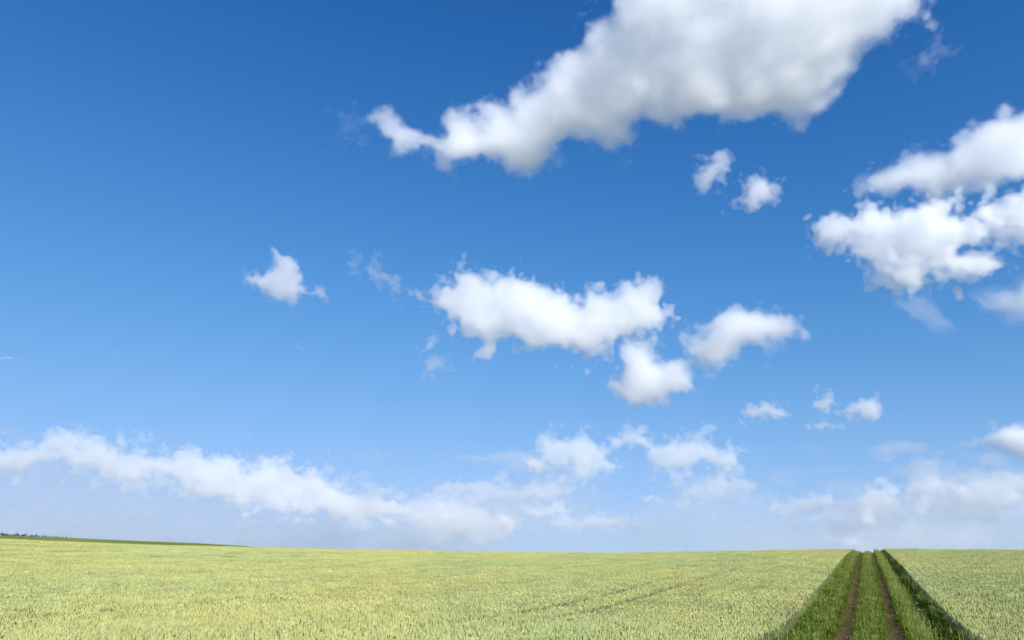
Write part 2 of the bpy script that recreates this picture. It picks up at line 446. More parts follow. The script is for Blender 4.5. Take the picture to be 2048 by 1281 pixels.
cloud("cloud_bank", "milky veil of far cloud stretched along the whole horizon",
      [[(-200, 1010), (400, 1000), (800, 980), (1100, 950), (1400, 955), (1600, 985), (1900, 985), (2250, 960), (2250, 1150), (-200, 1150)]], 24000,
      rs=110, depth=0.5, tmin=50, tmax=80, amp=0.5, wl=150, octaves=5, seed=37, cell=4.5, levels=((0.0, 0.18), (0.4, 0.26), (0.8, 0.2)), flat=3.0, gain=0.62, aniso=0.3, group="cloud banks low over the horizon")
cloud("cumulus_cloud", "tiny white puff hanging in front of the milky veil, below the broken puffs",
      [[(1282, 1000), (1300, 994), (1322, 1000), (1315, 1007), (1295, 1006)]], 9000,
      rs=12, tmin=8, tmax=12, amp=0.3, wl=18, octaves=4, seed=38, cell=1.0, levels=((0.0, 3), (0.3, 5)))
cloud("cumulus_cloud", "small round white puff in front of the flat streak of the broken puffs",
      [[(1050, 922), (1062, 915), (1080, 920), (1090, 936), (1082, 945), (1064, 942)]], 9000,
      rs=16, tmin=10, tmax=16, amp=0.25, wl=20, octaves=4, seed=39, cell=1.0, levels=((0.0, 3), (0.3, 5)))
# small far clouds in layers over the horizon
for k, (lab, x0_, y0_, w_, h_, tau) in enumerate([
        ("cream-lit lump of far cloud rising from the low bank over the wheat", 775, 1022, 90, 50, 1.1),
        ("smaller cream-lit lump of far cloud next to the first one", 862, 1030, 110, 46, 0.8),
        ("pale upright scrap of far cloud low over the wheat", 1008, 1050, 46, 40, 0.8),
        ("flat pale patch of far cloud below the white puffs with the streak", 1085, 1024, 90, 26, 0.8),
        ("broad soft flat patch of far cloud just above the wheat horizon", 1190, 1048, 190, 40, 0.6),
        ("thin ragged layer of far cloud between the white puffs and the horizon", 1010, 985, 300, 40, 0.5),
        ("soft far cloud patch hanging below the ragged letter of puffs", 1420, 985, 150, 60, 0.5),
        ("soft far cloud patch low between the puffs and the track", 1610, 1010, 130, 46, 0.6),
        ("upright soft far cloud low over the track", 1750, 1000, 80, 60, 0.7),
        ("pale far cloud lump low over the shaded verge", 1860, 985, 120, 60, 0.7),
        ("pale far cloud lump low at the frame edge", 1985, 990, 130, 70, 0.6),
        ("little pointed far cloud standing where the track meets the sky", 1690, 1088, 90, 34, 0.8)]):
    rr_ = random.Random(500 + k)
    poly = []
    for q in range(14):
        a_ = q * 2 * math.pi / 14
        m_ = rr_.uniform(0.75, 1.2)
        poly.append((x0_ + 0.5 * w_ * m_ * math.cos(a_), y0_ - (0.5 if math.sin(a_) > 0 else 0.36) * h_ * m_ * math.sin(a_)))
    cloud("far_cloud", lab, [poly], 9000 + 60 * k, rs=max(14, 0.4 * h_), depth=0.8, tmin=12, tmax=24, amp=0.5, wl=max(26, 0.8 * h_), octaves=5, seed=600 + k, cell=1.5,
          levels=((-0.12, 0.6 * tau), (0.08, 1.4 * tau), (0.4, 2.0 * tau)), aniso=0.15, fray=0.8, flat=1.3, gain=0.74, group=HB)
# a jet's vapour trail: a slender ragged tube
trail = cloud("vapour_trail", "faint thin straight vapour trail high over the dark tree row", [[(-60, 709), (0, 714.5), (40, 718.5), (40, 720), (0, 717.5), (-60, 713)]], 9000,
              rs=3, depth=0.5, tmin=2.5, tmax=3, amp=0.25, wl=12, octaves=3, seed=40, cell=0.7, levels=((0.0, 8.0),), group="faint marks high in the sky")
trail["category"] = "vapour trail"


# ------------------------------------------------------------------ the lie of the land
WHEAT_H = 0.72
R_CREST = 133.0


def az_el(px, py):
    d = ray(px, py)
    return math.atan2(d.x, d.y), d.z / math.hypot(d.x, d.y)


SKYLINE = [(-400, 1072), (0, 1078), (150, 1085), (250, 1089.5), (300, 1090.8), (400, 1092.4), (500, 1095.5), (700, 1099), (1000, 1105), (1200, 1106), (1400, 1104), (1600, 1101), (1700, 1099), (1770, 1098),
           (2048, 1101), (2400, 1103)]
sk = np.array([az_el(*p) for p in SKYLINE])
AZG = np.linspace(-math.pi, math.pi, 1441)
el_g = np.interp(AZG, sk[:, 0], sk[:, 1])
ker = np.exp(-0.5 * (np.arange(-14, 15) / 4.0) ** 2); ker /= ker.sum()
el_g = np.convolve(np.pad(el_g, 14, mode='edge'), ker, 'valid')
RG = np.concatenate([np.arange(0, 260, 0.5), np.geomspace(260, 40000, 160)])
prof = np.interp(RG, [0, 4, 12, 22.8, 28.5, 38.7, 48, 75, 104, 133, 150, 180, 230, 330, 600, 40000],
                 [0, -.03, -.42, -.88, -.76, -.46, -.06, 1.1, 2.22, 2.95, 3.12, 2.9, 1.6, -2, -6, -60])
k2 = np.exp(-0.5 * (np.arange(-24, 25) / 8.0) ** 2); k2 /= k2.sum()
prof[:520] = np.convolve(np.pad(prof[:520], 24, mode='edge'), k2, 'valid')
prof[:520] -= prof[0]
sS = np.clip((RG - 15) / (R_CREST - 15), 0, 1)
shape_r = sS * sS * (3 - 2 * sS)
shape_r = np.where(RG > 200, np.maximum(0, 1 - (RG - 200) / 400), shape_r)
lift = np.zeros_like(AZG)
for _ in range(12):
    Zg = prof[None, :] + lift[:, None] * shape_r[None, :]
    near = (RG > 25) & (RG < 230)
    ang = (Zg[:, near] + WHEAT_H - EYE.z) / RG[near][None, :]
    lift += (el_g - ang.max(1)) * R_CREST * 0.9
# a second, farther rise carrying another field
HILL = [(-600, 1068), (0, 1074.8), (150, 1079.3), (250, 1083.3), (300, 1085.3), (400, 1089), (490, 1094.3), (560, 1100), (700, 1112), (1000, 1125)]
hk = np.array([az_el(*p) for p in HILL])
hill_el = np.interp(AZG, hk[:, 0], hk[:, 1], right=-0.02)
R_HILL = 800.0
hz = EYE.z + R_HILL * hill_el
bump = np.exp(-((np.log(np.maximum(RG, 1)) - math.log(R_HILL)) / 0.42) ** 2)
bump = np.where(RG < 300, bump * np.clip((RG - 240) / 60, 0, 1), bump)
base_at = np.interp(R_HILL, RG, prof)
Zg = Zg + np.maximum(hz - base_at, 0)[:, None] * bump[None, :]


def land(x, y):
    """Height of the ground."""
    x, y = np.asarray(x, float), np.asarray(y, float)
    r = np.hypot(x, y)
    a = (np.arctan2(x, y) + math.pi) / (2 * math.pi) * (len(AZG) - 1)
    i = np.clip(a.astype(int), 0, len(AZG) - 2); fa = a - i
    j = np.clip(np.searchsorted(RG, r, side='right') - 1, 0, len(RG) - 2)
    fr = np.clip((r - RG[j]) / (RG[j + 1] - RG[j]), 0, 1)
    return (Zg[i, j] * (1 - fa) + Zg[i + 1, j] * fa) * (1 - fr) + (Zg[i, j + 1] * (1 - fa) + Zg[i + 1, j + 1] * fa) * fr


AZ_T = az_el(1740, 1103)[0]
TD = np.array([math.sin(AZ_T), math.cos(AZ_T)])           # along the track
TP = np.array([math.cos(AZ_T), -math.sin(AZ_T)])          # across it, to the right
LAT0 = -0.4
EDGE_L, EDGE_R = -2.35, 2.55


def at_track(lat, lon):
    lat, lon = np.asarray(lat, float), np.asarray(lon, float)
    p = (lat + LAT0)[..., None] * TP + lon[..., None] * TD
    return p[..., 0], p[..., 1]


def lat_lon(x, y):
    return x * TP[0] + y * TP[1] - LAT0, x * TD[0] + y * TD[1]


def noise_tex(t, scale, detail=3, rough=0.6, coord="Object", dist=0.0):
    tc = t.nodes.new("ShaderNodeTexCoord")
    n = t.nodes.new("ShaderNodeTexNoise")
    n.inputs["Scale"].default_value = scale
    n.inputs["Detail"].default_value = detail
    n.inputs["Roughness"].default_value = rough
    n.inputs["Distortion"].default_value = dist
    t.links.new(tc.outputs[coord], n.inputs["Vector"])
    return n.outputs["Fac"]


def world_noise(t, scale, detail=2, rough=0.5, stretch=None):
    g = t.nodes.new("ShaderNodeNewGeometry")
    n = t.nodes.new("ShaderNodeTexNoise")
    n.inputs["Scale"].default_value = scale
    n.inputs["Detail"].default_value = detail
    n.inputs["Roughness"].default_value = rough
    mp = t.nodes.new("ShaderNodeMapping")
    mp.inputs["Rotation"].default_value = (0, 0, AZ_T)
    mp.inputs["Scale"].default_value = stretch or (1, 1, 1)
    t.links.new(g.outputs["Position"], mp.inputs["Vector"])
    t.links.new(mp.outputs[0], n.inputs["Vector"])
    return n.outputs["Fac"]


def ramp(t, fac, stops):
    r = t.nodes.new("ShaderNodeValToRGB")
    while len(r.color_ramp.elements) < len(stops):
        r.color_ramp.elements.new(0.5)
    for e, (p, c) in zip(r.color_ramp.elements, stops):
        e.position = p
        e.color = (*c, 1)
    t.links.new(fac, r.inputs[0])
    return r.outputs[0]


def mixc(t, fac, a, b, mode='MIX'):
    m = t.nodes.new("ShaderNodeMix"); m.data_type = 'RGBA'; m.blend_type = mode
    for s, i in ((fac, 0), (a, 6), (b, 7)):
        if hasattr(s, "is_output"): t.links.new(s, m.inputs[i])
        elif i == 0: m.inputs[0].default_value = s
        else: m.inputs[i].default_value = (*s, 1)
    return m.outputs[2]


def matte(t, color, rough=0.8, spec=0.2, transl=0.0, bump=None, bump_d=0.02):
    out = t.nodes.new("ShaderNodeOutputMaterial")
    p = t.nodes.new("ShaderNodeBsdfPrincipled")
    if hasattr(color, "is_output"): t.links.new(color, p.inputs["Base Color"])
    else: p.inputs["Base Color"].default_value = (*color, 1)
    p.inputs["Roughness"].default_value = rough
    p.inputs["Specular IOR Level"].default_value = spec
    if bump is not None:
        b = t.nodes.new("ShaderNodeBump")
        b.inputs["Distance"].default_value = bump_d
        b.inputs["Strength"].default_value = 0.8
        t.links.new(bump, b.inputs["Height"]); t.links.new(b.outputs[0], p.inputs["Normal"])
    s = p.outputs[0]
    if transl:
        tr = t.nodes.new("ShaderNodeBsdfTranslucent")
        if hasattr(color, "is_output"): t.links.new(color, tr.inputs[0])
        else: tr.inputs[0].default_value = (*color, 1)
        m = t.nodes.new("ShaderNodeMixShader"); m.inputs[0].default_value = transl
        t.links.new(s, m.inputs[1]); t.links.new(tr.outputs[0], m.inputs[2]); s = m.outputs[0]
    t.links.new(s, out.inputs["Surface"])


def add_noise_math(t, a, b, op='ADD'):
    m = t.nodes.new("ShaderNodeMath"); m.operation = op
    for s, i in ((a, 0), (b, 1)):
        if hasattr(s, "is_output"): t.links.new(s, m.inputs[i])
        else: m.inputs[i].default_value = s
    return m.outputs[0]


# the ground: one sheet out to the horizon, let down a little under the track
m_ground, t = new_mat("field_soil")
c = ramp(t, world_noise(t, 0.004, 5, 0.6), [(0.3, (0.17, 0.18, 0.145)), (0.5, (0.21, 0.22, 0.19)), (0.7, (0.18, 0.20, 0.165))])
matte(t, c, 0.95, 0.1)
az_n = 361
rr = np.concatenate([[0.0], np.geomspace(1.5, 40000, 230)])
rr = np.concatenate([[0.0], np.arange(1.5, 40, 1.0), np.arange(40, 240, 2.5), np.geomspace(240, 40000, 90)])
aa = np.linspace(-math.pi, math.pi, az_n)
AA, RR = np.meshgrid(aa, rr, indexing='ij')
X, Y = RR * np.sin(AA), RR * np.cos(AA)
Z = land(X, Y)
la, lo_ = lat_lon(X, Y)
Z = Z - 0.6 * np.clip(1.4 - np.abs(la) / 4.5, 0, 1) * (lo_ < 260) * (lo_ > -40) - 0.02
ii, jj = np.meshgrid(np.arange(az_n - 1), np.arange(len(rr) - 1), indexing='ij')
nR = len(rr)
F = np.stack([ii * nR + jj, ii * nR + jj + 1, (ii + 1) * nR + jj + 1, (ii + 1) * nR + jj], -1).reshape(-1, 4)
ground = link_obj("ground", np_mesh("ground", np.stack([X, Y, Z], -1).reshape(-1, 3), F[:, ::-1], [m_ground], smooth=True))
tag(ground, kind="structure")


def strip(name, lats, z_of, mats, lon0=-20.0, lon1=200.0, step=0.4):
    lons = np.arange(lon0, lon1, step)
    LA, LO = np.meshgrid(lats, lons, indexing='ij')
    x, y = at_track(LA, LO)
    z = land(x, y) + z_of(LA, LO)
    n = len(lons)
    a, b = np.meshgrid(np.arange(len(lats) - 1), np.arange(n - 1), indexing='ij')
    f = np.stack([a * n + b, (a + 1) * n + b, (a + 1) * n + b + 1, a * n + b + 1], -1).reshape(-1, 4)
    return link_obj(name, np_mesh(name, np.stack([x, y, z], -1).reshape(-1, 3), f, mats, smooth=True))


rng = np.random.default_rng(4)


def bumps(LA, LO, seed, amp, wl):
    r = np.random.default_rng(seed)
    out = 0
    for k in range(7):
        th, w, ph = r.uniform(0, math.pi), wl * r.uniform(0.6, 1.8), r.uniform(0, 6.28)
        out = out + np.sin((LA * math.cos(th) + LO * math.sin(th)) * 6.283 / w + ph)
    return amp * out / 3


RUT, RUT_W = 0.80, 0.26
m_track, t = new_mat("trodden_earth")
c = ramp(t, world_noise(t, 5.0, 5, 0.65), [(0.3, (0.06, 0.045, 0.02)), (0.55, (0.10, 0.075, 0.035)), (0.75, (0.075, 0.085, 0.025))])
matte(t, c, 0.95, 0.1, bump=noise_tex(t, 18, 4), bump_d=0.03)
lats = np.concatenate([np.arange(-6.5, -3, 0.7), np.arange(-3, 3.01, 0.12), np.arange(3.7, 6.6, 0.7)])


def z_track(LA, LO):
    w = 0.05 * np.sin(LO * 0.35) + 0.03 * np.sin(LO * 0.9 + 1)
    d = np.minimum(np.abs(LA - RUT - w), np.abs(LA + RUT - w))
    rut = -0.05 * np.clip(1.5 - d / RUT_W, 0, 1)
    edge = -0.45 * np.clip((np.abs(LA) - 5.2) / 1.3, 0, 1)
    crown = 0.04 * np.clip(1 - np.abs(LA) / 0.5, 0, 1)
    return rut + crown + edge + bumps(LA, LO, 1, 0.012, 1.2)


track = strip("farm_track", lats, z_track, [m_track])
tag(track, kind="structure")
m_rut, t = new_mat("bare_brown_earth")
c = ramp(t, world_noise(t, 3.0, 6, 0.7, (1, 0.6, 1)), [(0.25, (0.05, 0.035, 0.010)), (0.5, (0.10, 0.068, 0.023)), (0.72, (0.165, 0.115, 0.045))])
matte(t, c, 0.95, 0.1, bump=noise_tex(t, 14, 5, 0.7), bump_d=0.05)
for s in (-1, 1):
    ru = strip("wheel_rut", s * RUT + np.linspace(-0.28, 0.28, 13), lambda LA, LO: z_track(LA, LO) + 0.006 + bumps(LA, LO, 7 + s, 0.01, 0.35), [m_rut], step=0.12)
    tag(ru, kind="structure")

# ------------------------------------------------------------------ scattering: patches of plants inside one mesh, set out on its loose points
def scatter_group():
    g = bpy.data.node_groups.new("set_out_patches", 'GeometryNodeTree')
    g.interface.new_socket("Geometry", in_out='INPUT', socket_type='NodeSocketGeometry')
    g.interface.new_socket("Geometry", in_out='OUTPUT', socket_type='NodeSocketGeometry')
    N, L = g.nodes.new, g.links.new
    gi, go = N("NodeGroupInput"), N("NodeGroupOutput")

    def attr(name, typ):
        a = N("GeometryNodeInputNamedAttribute"); a.data_type = typ; a.inputs[0].default_value = name
        return a.outputs[0]
    cmp = N("FunctionNodeCompare"); cmp.data_type = 'INT'; cmp.operation = 'LESS_THAN'
    proto = attr("proto", 'INT')
    ints = [s for s in cmp.inputs if s.type == 'INT']
    L(proto, ints[0]); ints[1].default_value = 0
    sep = N("GeometryNodeSeparateGeometry"); sep.domain = 'POINT'
    L(gi.outputs[0], sep.inputs[0]); L(cmp.outputs[0], sep.inputs[1])
    spl = N("GeometryNodeSplitToInstances"); spl.domain = 'FACE'
    L(sep.outputs[1], spl.inputs["Geometry"]); L(attr("proto", 'INT'), spl.inputs["Group ID"])
    iop = N("GeometryNodeInstanceOnPoints")
    L(sep.outputs[0], iop.inputs["Points"]); L(spl.outputs[0], iop.inputs["Instance"])
    iop.inputs["Pick Instance"].default_value = True
    L(attr("pick", 'INT'), iop.inputs["Instance Index"])
    L(attr("rot", 'FLOAT_VECTOR'), iop.inputs["Rotation"])
    L(attr("scl", 'FLOAT_VECTOR'), iop.inputs["Scale"])
    L(iop.outputs[0], go.inputs[0])
    return g


SCATTER = scatter_group()


class Patch:
    """Quads with a material index, gathered into one patch of plants."""
    def __init__(self): self.v, self.f, self.m, self.n = [], [], [], 0

    def add(self, v, f, m):
        v = np.asarray(v, np.float32); f = np.asarray(f, np.int64)
        self.v.append(v); self.f.append(f + self.n); self.m.append(np.full(len(f), m)); self.n += len(v)

    def done(self): return np.concatenate(self.v), np.concatenate(self.f), np.concatenate(self.m)


def scatter(name, protos, pts, pick, rot, scl, mats):
    vs, fs, ms, pr, n = [], [], [], [], 0
    for k, (v, f, m) in enumerate(protos):
        vs.append(v); fs.append(f + n); ms.append(m); pr.append(np.full(len(v), k)); n += len(v)
    np_pts = len(pts)
    V = np.concatenate(vs + [pts.astype(np.float32)])
    me = np_mesh(name, V, np.concatenate(fs), mats, np.concatenate(ms), smooth=False)

    def put(nm, typ, data, key):
        a = me.attributes.new(nm, typ, 'POINT')
        a.data.foreach_set(key, np.ascontiguousarray(data).ravel())
    put("proto", 'INT', np.concatenate(pr + [np.full(np_pts, -1)]).astype(np.int32), "value")
    put("pick", 'INT', np.concatenate([np.zeros(n), pick]).astype(np.int32), "value")
    put("rot", 'FLOAT_VECTOR', np.concatenate([np.zeros((n, 3)), rot]).astype(np.float32), "vector")
    put("scl", 'FLOAT_VECTOR', np.concatenate([np.ones((n, 3)), scl]).astype(np.float32), "vector")
    o = link_obj(name, me)
    md = o.modifiers.new("set_out_patches", 'NODES')
    md.node_group = SCATTER
    print(name, 'patches', np_pts, 'faces', len(me.polygons))
    return o


def tube(path, radii, sides, r):
    """A closed-sided tapered tube round a path: (k, 3), (k,)."""
    k = len(path)
    a0 = r.uniform(0, 6.28)
    a = a0 + np.arange(sides) * 2 * math.pi / sides
    ring = np.stack([np.cos(a), np.sin(a), np.zeros(sides)], -1)
    v = (path[:, None, :] + ring[None] * np.asarray(radii)[:, None, None]).reshape(-1, 3)
    f = []
    for i in range(k - 1):
        for s in range(sides):
            s2 = (s + 1) % sides
            f.append([i * sides + s, i * sides + s2, (i + 1) * sides + s2, (i + 1) * sides + s])
    return v, f


def blade(base, az, length, width, rise, droop, segs, r):
    """A grass-like leaf: rises, then bends over; widest a third of the way, pointed at the tip."""
    t = np.linspace(0, 1, segs + 1)
    d = np.array([math.cos(az), math.sin(az)])
    out = length * (t * math.cos(rise) + droop * 0.35 * t ** 2)
    up = length * (t * math.sin(rise) - droop * t ** 2.4)
    w = width * np.array([0.6 + 0.8 * x if x < 0.35 else 0.88 * (1 - (x - 0.35) / 0.65) + 0.06 for x in t]) * 0.5
    side = np.array([-d[1], d[0]])
    tw = r.uniform(-0.5, 0.5)
    v = []
    for i in range(segs + 1):
        p = base + np.array([d[0] * out[i], d[1] * out[i], up[i]])
        off = np.array([side[0] * w[i], side[1] * w[i], w[i] * tw])
        v += [p - off, p + off]
    f = [[2 * i, 2 * i + 1, 2 * i + 3, 2 * i + 2] for i in range(segs)]
    return v, f


# ------------------------------------------------------------------ wheat
def wheat_mat(name, stops, yellow, amt, transl, rough):
    m, t = new_mat(name)
    oi = t.nodes.new("ShaderNodeObjectInfo")
    base = ramp(t, noise_tex(t, 9.0, 2), stops)
    big = ramp(t, world_noise(t, 0.07, 4, 0.6, (1, 0.35, 1)), [(0.40, (0, 0, 0)), (0.62, (1, 1, 1))])
    f = add_noise_math(t, big, amt, 'MULTIPLY')
    c = mixc(t, f, base, yellow)
    # patches ripen a little unevenly
    mr = t.nodes.new("ShaderNodeMapRange")
    mr.inputs["To Min"].default_value = 0.86; mr.inputs["To Max"].default_value = 1.12
    t.links.new(oi.outputs["Random"], mr.inputs["Value"])
    c = mixc(t, 1.0, c, mr.outputs[0], 'MULTIPLY')
    matte(t, c, rough, 0.1, transl)
    return m


m_ear = wheat_mat("wheat_ear", [(0.3, (0.20, 0.265, 0.095)), (0.5, (0.335, 0.385, 0.155)), (0.7, (0.49, 0.495, 0.23))], (0.51, 0.44, 0.135), 0.40, 0.10, 0.6)
m_leaf = wheat_mat("wheat_leaf", [(0.3, (0.03, 0.06, 0.026)), (0.5, (0.06, 0.10, 0.048)), (0.7, (0.11, 0.16, 0.085))], (0.30, 0.29, 0.11), 0.4, 0.2, 0.55)
m_stem = wheat_mat("wheat_stem", [(0.3, (0.16, 0.205, 0.115)), (0.5, (0.22, 0.27, 0.16)), (0.7, (0.28, 0.32, 0.20))], (0.44, 0.42, 0.2), 0.4, 0.2, 0.6)
WHEAT = [m_ear, m_leaf, m_stem]


def wheat_patch(size, density, lod, seed):
    r = np.random.default_rng(seed)
    P = Patch()
    n = int(size * size * density)
    side = int(math.ceil(math.sqrt(n)))
    cells = [(i, j) for i in range(side) for j in range(side)]
    r.shuffle(cells)
    ph = r.uniform(0, 6.28, 6)

    def clump(x, y):      # the crop stands in tufts with gaps between
        return (math.sin(x * 31 + ph[0]) * math.sin(y * 27 + ph[1]) + math.sin(x * 17 + y * 12 + ph[2]) * math.sin(y * 19 - x * 8 + ph[3])) * 0.5
    for i, j in cells[:n]:
        x, y = ((np.array([i, j]) + r.uniform(0, 1, 2)) / side - 0.5) * size
        cl = clump(x, y)
        if lod < 2 and cl < -0.22 and r.random() < 0.75:
            continue
        h = WHEAT_H * (r.normal(0.97, 0.055) + 0.07 * cl)
        if r.random() < 0.06: h *= 0.82
        lean = r.normal(0, 0.05, 2) + (0.03, -0.02)
        base = np.array([x, y, 0.0])
        top = np.array([x + lean[0] * h, y + lean[1] * h, h])
        ear = r.uniform(0.08, 0.115)
        d = (top - base) / np.linalg.norm(top - base)
        nod = np.array([r.normal(0, 0.012), r.normal(0, 0.012), 0])
        e0 = top - d * ear
        if lod == 0:
            path = np.stack([base, base * 0.45 + e0 * 0.55 + nod, e0])
            P.add(*tube(path, [0.0022, 0.002, 0.0016], 3, r), 2)
            k = 7
            tt = np.linspace(0, 1, k)
            path = e0[None] + d[None] * ear * tt[:, None] + nod[None] * (tt[:, None] ** 2)
            rad = 0.0105 * np.array([0.35, 1.0, 0.72, 1.08, 0.75, 0.85, 0.12]) * r.uniform(0.85, 1.2)
            P.add(*tube(path, rad, 4, r), 0)
            for q in range(1 if r.random() < 0.5 else 2):
                hb = h * r.uniform(0.30, 0.74)
                P.add(*blade(base + (e0 - base) * (hb / e0[2]), r.uniform(0, 6.28), r.uniform(0.13, 0.24), r.uniform(0.010, 0.015), r.uniform(0.7, 1.3), r.uniform(0.15, 0.9), 3, r), 1)
        elif lod == 1:
            P.add(*tube(np.stack([base, e0]), [0.003, 0.002], 3, r), 2)
            path = np.stack([e0, e0 + d * ear * 0.45, top + nod])
            P.add(*tube(path, np.array([0.004, 0.0125, 0.002]) * r.uniform(0.85, 1.2), 3, r), 0)
            for q in range(2):
                hb = h * r.uniform(0.35, 0.75)
                P.add(*blade(base + (e0 - base) * (hb / e0[2]), r.uniform(0, 6.28), r.uniform(0.15, 0.25), 0.016, r.uniform(0.7, 1.3), r.uniform(0.15, 0.9), 2, r), 1)
        else:
            path = np.stack([e0 - d * 0.01, e0 + d * ear * 0.5, top + nod])
            P.add(*tube(path, np.array([0.004, 0.0145, 0.002]) * r.uniform(0.8, 1.25), 3, r), 0)
            hb = h * r.uniform(0.3, 0.7)
            P.add(*blade(base + d * hb, r.uniform(0, 6.28), r.uniform(0.2, 0.35), 0.03, r.uniform(0.9, 1.4), r.uniform(0.1, 0.6), 2, r), 1)
    return P.done()


def row_segments(start, gaps, end):
    """Stretches of sown ground between the tractor lines, as (from, to) distances from the track's middle."""
    out, a = [], start
    for g, w in gaps:
        out.append((a, g - w / 2)); a = g + w / 2
    out.append((a, end))
    return out


def wheat_field(name, sign, start, gaps, end, seed):
    r = np.random.default_rng(seed)
    protos = [wheat_patch(0.5, 200, 0, 100 + k) for k in range(6)] + [wheat_patch(1.0, 250, 1, 200 + k) for k in range(5)] + [wheat_patch(2.0, 330, 2, 300 + k) for k in range(4)]
    P, pick, scl = [], [], []

    def cell(la, lo, wl, wo, lod):
        x, y = at_track(sign * la, lo)
        rad, az = math.hypot(x, y), math.degrees(math.atan2(x, y))
        reach = math.degrees(math.atan2(2.0, max(rad, 0.5)))
        if not (-58 - reach < az < 58 + reach) or rad > 178 or rad < 2.2:
            return
        if (lod == 2 and rad < 62) or (lod == 1 and rad < 27):
            for a in (-0.25, 0.25):
                for b in (-0.25, 0.25):
                    cell(la + a * wl, lo + b * wo, wl / 2, wo / 2, lod - 1)
            return
        size = (0.5, 1.0, 2.0)[lod]
        P.append((float(x), float(y)))
        pick.append({0: r.integers(0, 6), 1: 6 + r.integers(0, 5), 2: 11 + r.integers(0, 4)}[lod])
        scl.append((wl / size, wo / size, 1.0))
    for a, b in row_segments(start, gaps, end):
        n = max(1, round((b - a) / 2.0))
        w = (b - a) / n
        for i in range(n):
            for j in range(-6, 92):
                cell(a + (i + 0.5) * w, j * 2.0 + 1.0, w, 2.0, 2)
    P = np.array(P); n = len(P)
    # gentle swells in the height of the crop
    hv = 1.0 + 0.05 * np.sin(P[:, 0] * 0.21 + P[:, 1] * 0.13) + 0.04 * np.sin(P[:, 0] * 0.5 - P[:, 1] * 0.37 + 1) + r.normal(0, 0.025, n)
    sc = np.array(scl); sc[:, 2] = hv
    flip = r.integers(0, 2, n)
    rot = np.zeros((n, 3)); rot[:, 2] = -AZ_T + flip * math.pi
    z = land(P[:, 0], P[:, 1]) - 0.01
    return scatter(name, protos, np.column_stack([P, z]), np.array(pick), rot, sc, WHEAT)


GAP = 0.42
wl_ = wheat_field("wheat_field", -1, -EDGE_L, [(9.5, GAP), (11.3, GAP), (24.0, GAP), (25.8, GAP), (40, GAP), (41.8, GAP), (60, GAP), (61.8, GAP)], 190, 51)
tag(wl_, "broad pale wheat field stretching from the track to the far dark tree row", "wheat", "ripening wheat on both sides of the track", "stuff")
wr_ = wheat_field("wheat_field", 1, EDGE_R, [(18.0, 0.65), (19.8, 0.65), (33, GAP), (34.8, GAP)], 96, 52)
tag(wr_, "narrower wheat field whose edge throws the dark shadow on the track's verge", "wheat", "ripening wheat on both sides of the track", "stuff")

# ------------------------------------------------------------------ grass on the track
def grass_mat(name, stops, transl=0.35):
    m, t = new_mat(name)
    oi = t.nodes.new("ShaderNodeObjectInfo")
    base = ramp(t, noise_tex(t, 7.0, 3), stops)
    mr = t.nodes.new("ShaderNodeMapRange")
    mr.inputs["To Min"].default_value = 0.75; mr.inputs["To Max"].default_value = 1.2
    t.links.new(oi.outputs["Random"], mr.inputs["Value"])
    c = mixc(t, 1.0, base, mr.outputs[0], 'MULTIPLY')
    c = mixc(t, ramp(t, world_noise(t, 0.9, 3), [(0.42, (0, 0, 0)), (0.62, (0.55, 0.55, 0.55))]), c, (0.13, 0.17, 0.02))
    matte(t, c, 0.8, 0.06, transl)
    return m


m_green = grass_mat("green_grass", [(0.3, (0.034, 0.076, 0.004)), (0.5, (0.080, 0.14, 0.007)), (0.7, (0.15, 0.21, 0.014))])
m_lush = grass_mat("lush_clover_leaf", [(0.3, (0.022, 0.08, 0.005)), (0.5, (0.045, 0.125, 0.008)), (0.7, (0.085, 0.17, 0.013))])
m_seed = grass_mat("pale_seed_grass", [(0.3, (0.17, 0.22, 0.04)), (0.5, (0.26, 0.30, 0.08)), (0.7, (0.36, 0.37, 0.14))], 0.25)
GRASS = [m_green, m_lush, m_seed]


def grass_patch(size, blades, hmin, hmax, wide, leaves, seeds, seed):
    r = np.random.default_rng(seed)
    P = Patch()
    for k in range(blades):
        b = np.array([*(r.uniform(-0.55, 0.55, 2) * size), -0.02])
        P.add(*blade(b, r.uniform(0, 6.28), r.uniform(hmin, hmax), wide * r.uniform(0.7, 1.2), r.uniform(0.8, 1.45), r.uniform(0.1, 0.7), 3, r), 0)
    for k in range(leaves):
        c = np.array([*(r.uniform(-0.5, 0.5, 2) * size), r.uniform(0.25, 1) * hmax * 0.6])
        s = r.uniform(0.015, 0.032)
        q = r.normal(0, 1, (2, 3)); q[:, 2] *= 0.45
        a = q[0] / np.linalg.norm(q[0]); b = np.cross(a, np.cross(a, q[1])); b /= np.linalg.norm(b)
        P.add([c - a * s, c + b * s * 0.8, c + a * s * 1.2, c - b * s * 0.8], [[0, 1, 2, 3]], 1)
    for k in range(seeds):
        b = np.array([*(r.uniform(-0.5, 0.5, 2) * size), 0.0])
        h = r.uniform(1.0, 1.5) * hmax
        tp = b + np.array([r.normal(0, 0.18) * h, r.normal(0, 0.18) * h, h])
        P.add(*tube(np.stack([b, tp]), [0.0022, 0.0015], 3, r), 2)
        d = (tp - b) / h
        P.add(*tube(np.stack([tp - d * 0.05, tp, tp + d * 0.05]), [0.002, 0.007, 0.001], 3, r), 2)
    return P.done()


G_PROTO = ([grass_patch(0.4, 170, 0.06, 0.16, 0.008, 20, 2, 400 + k) for k in range(3)] +       # short, 0-2
           [grass_patch(0.4, 190, 0.12, 0.30, 0.009, 20, 6, 410 + k) for k in range(3)] +       # tall with seed heads, 3-5
           [grass_patch(0.4, 90, 0.10, 0.24, 0.009, 420, 3, 420 + k) for k in range(3)])        # leafy, 6-8


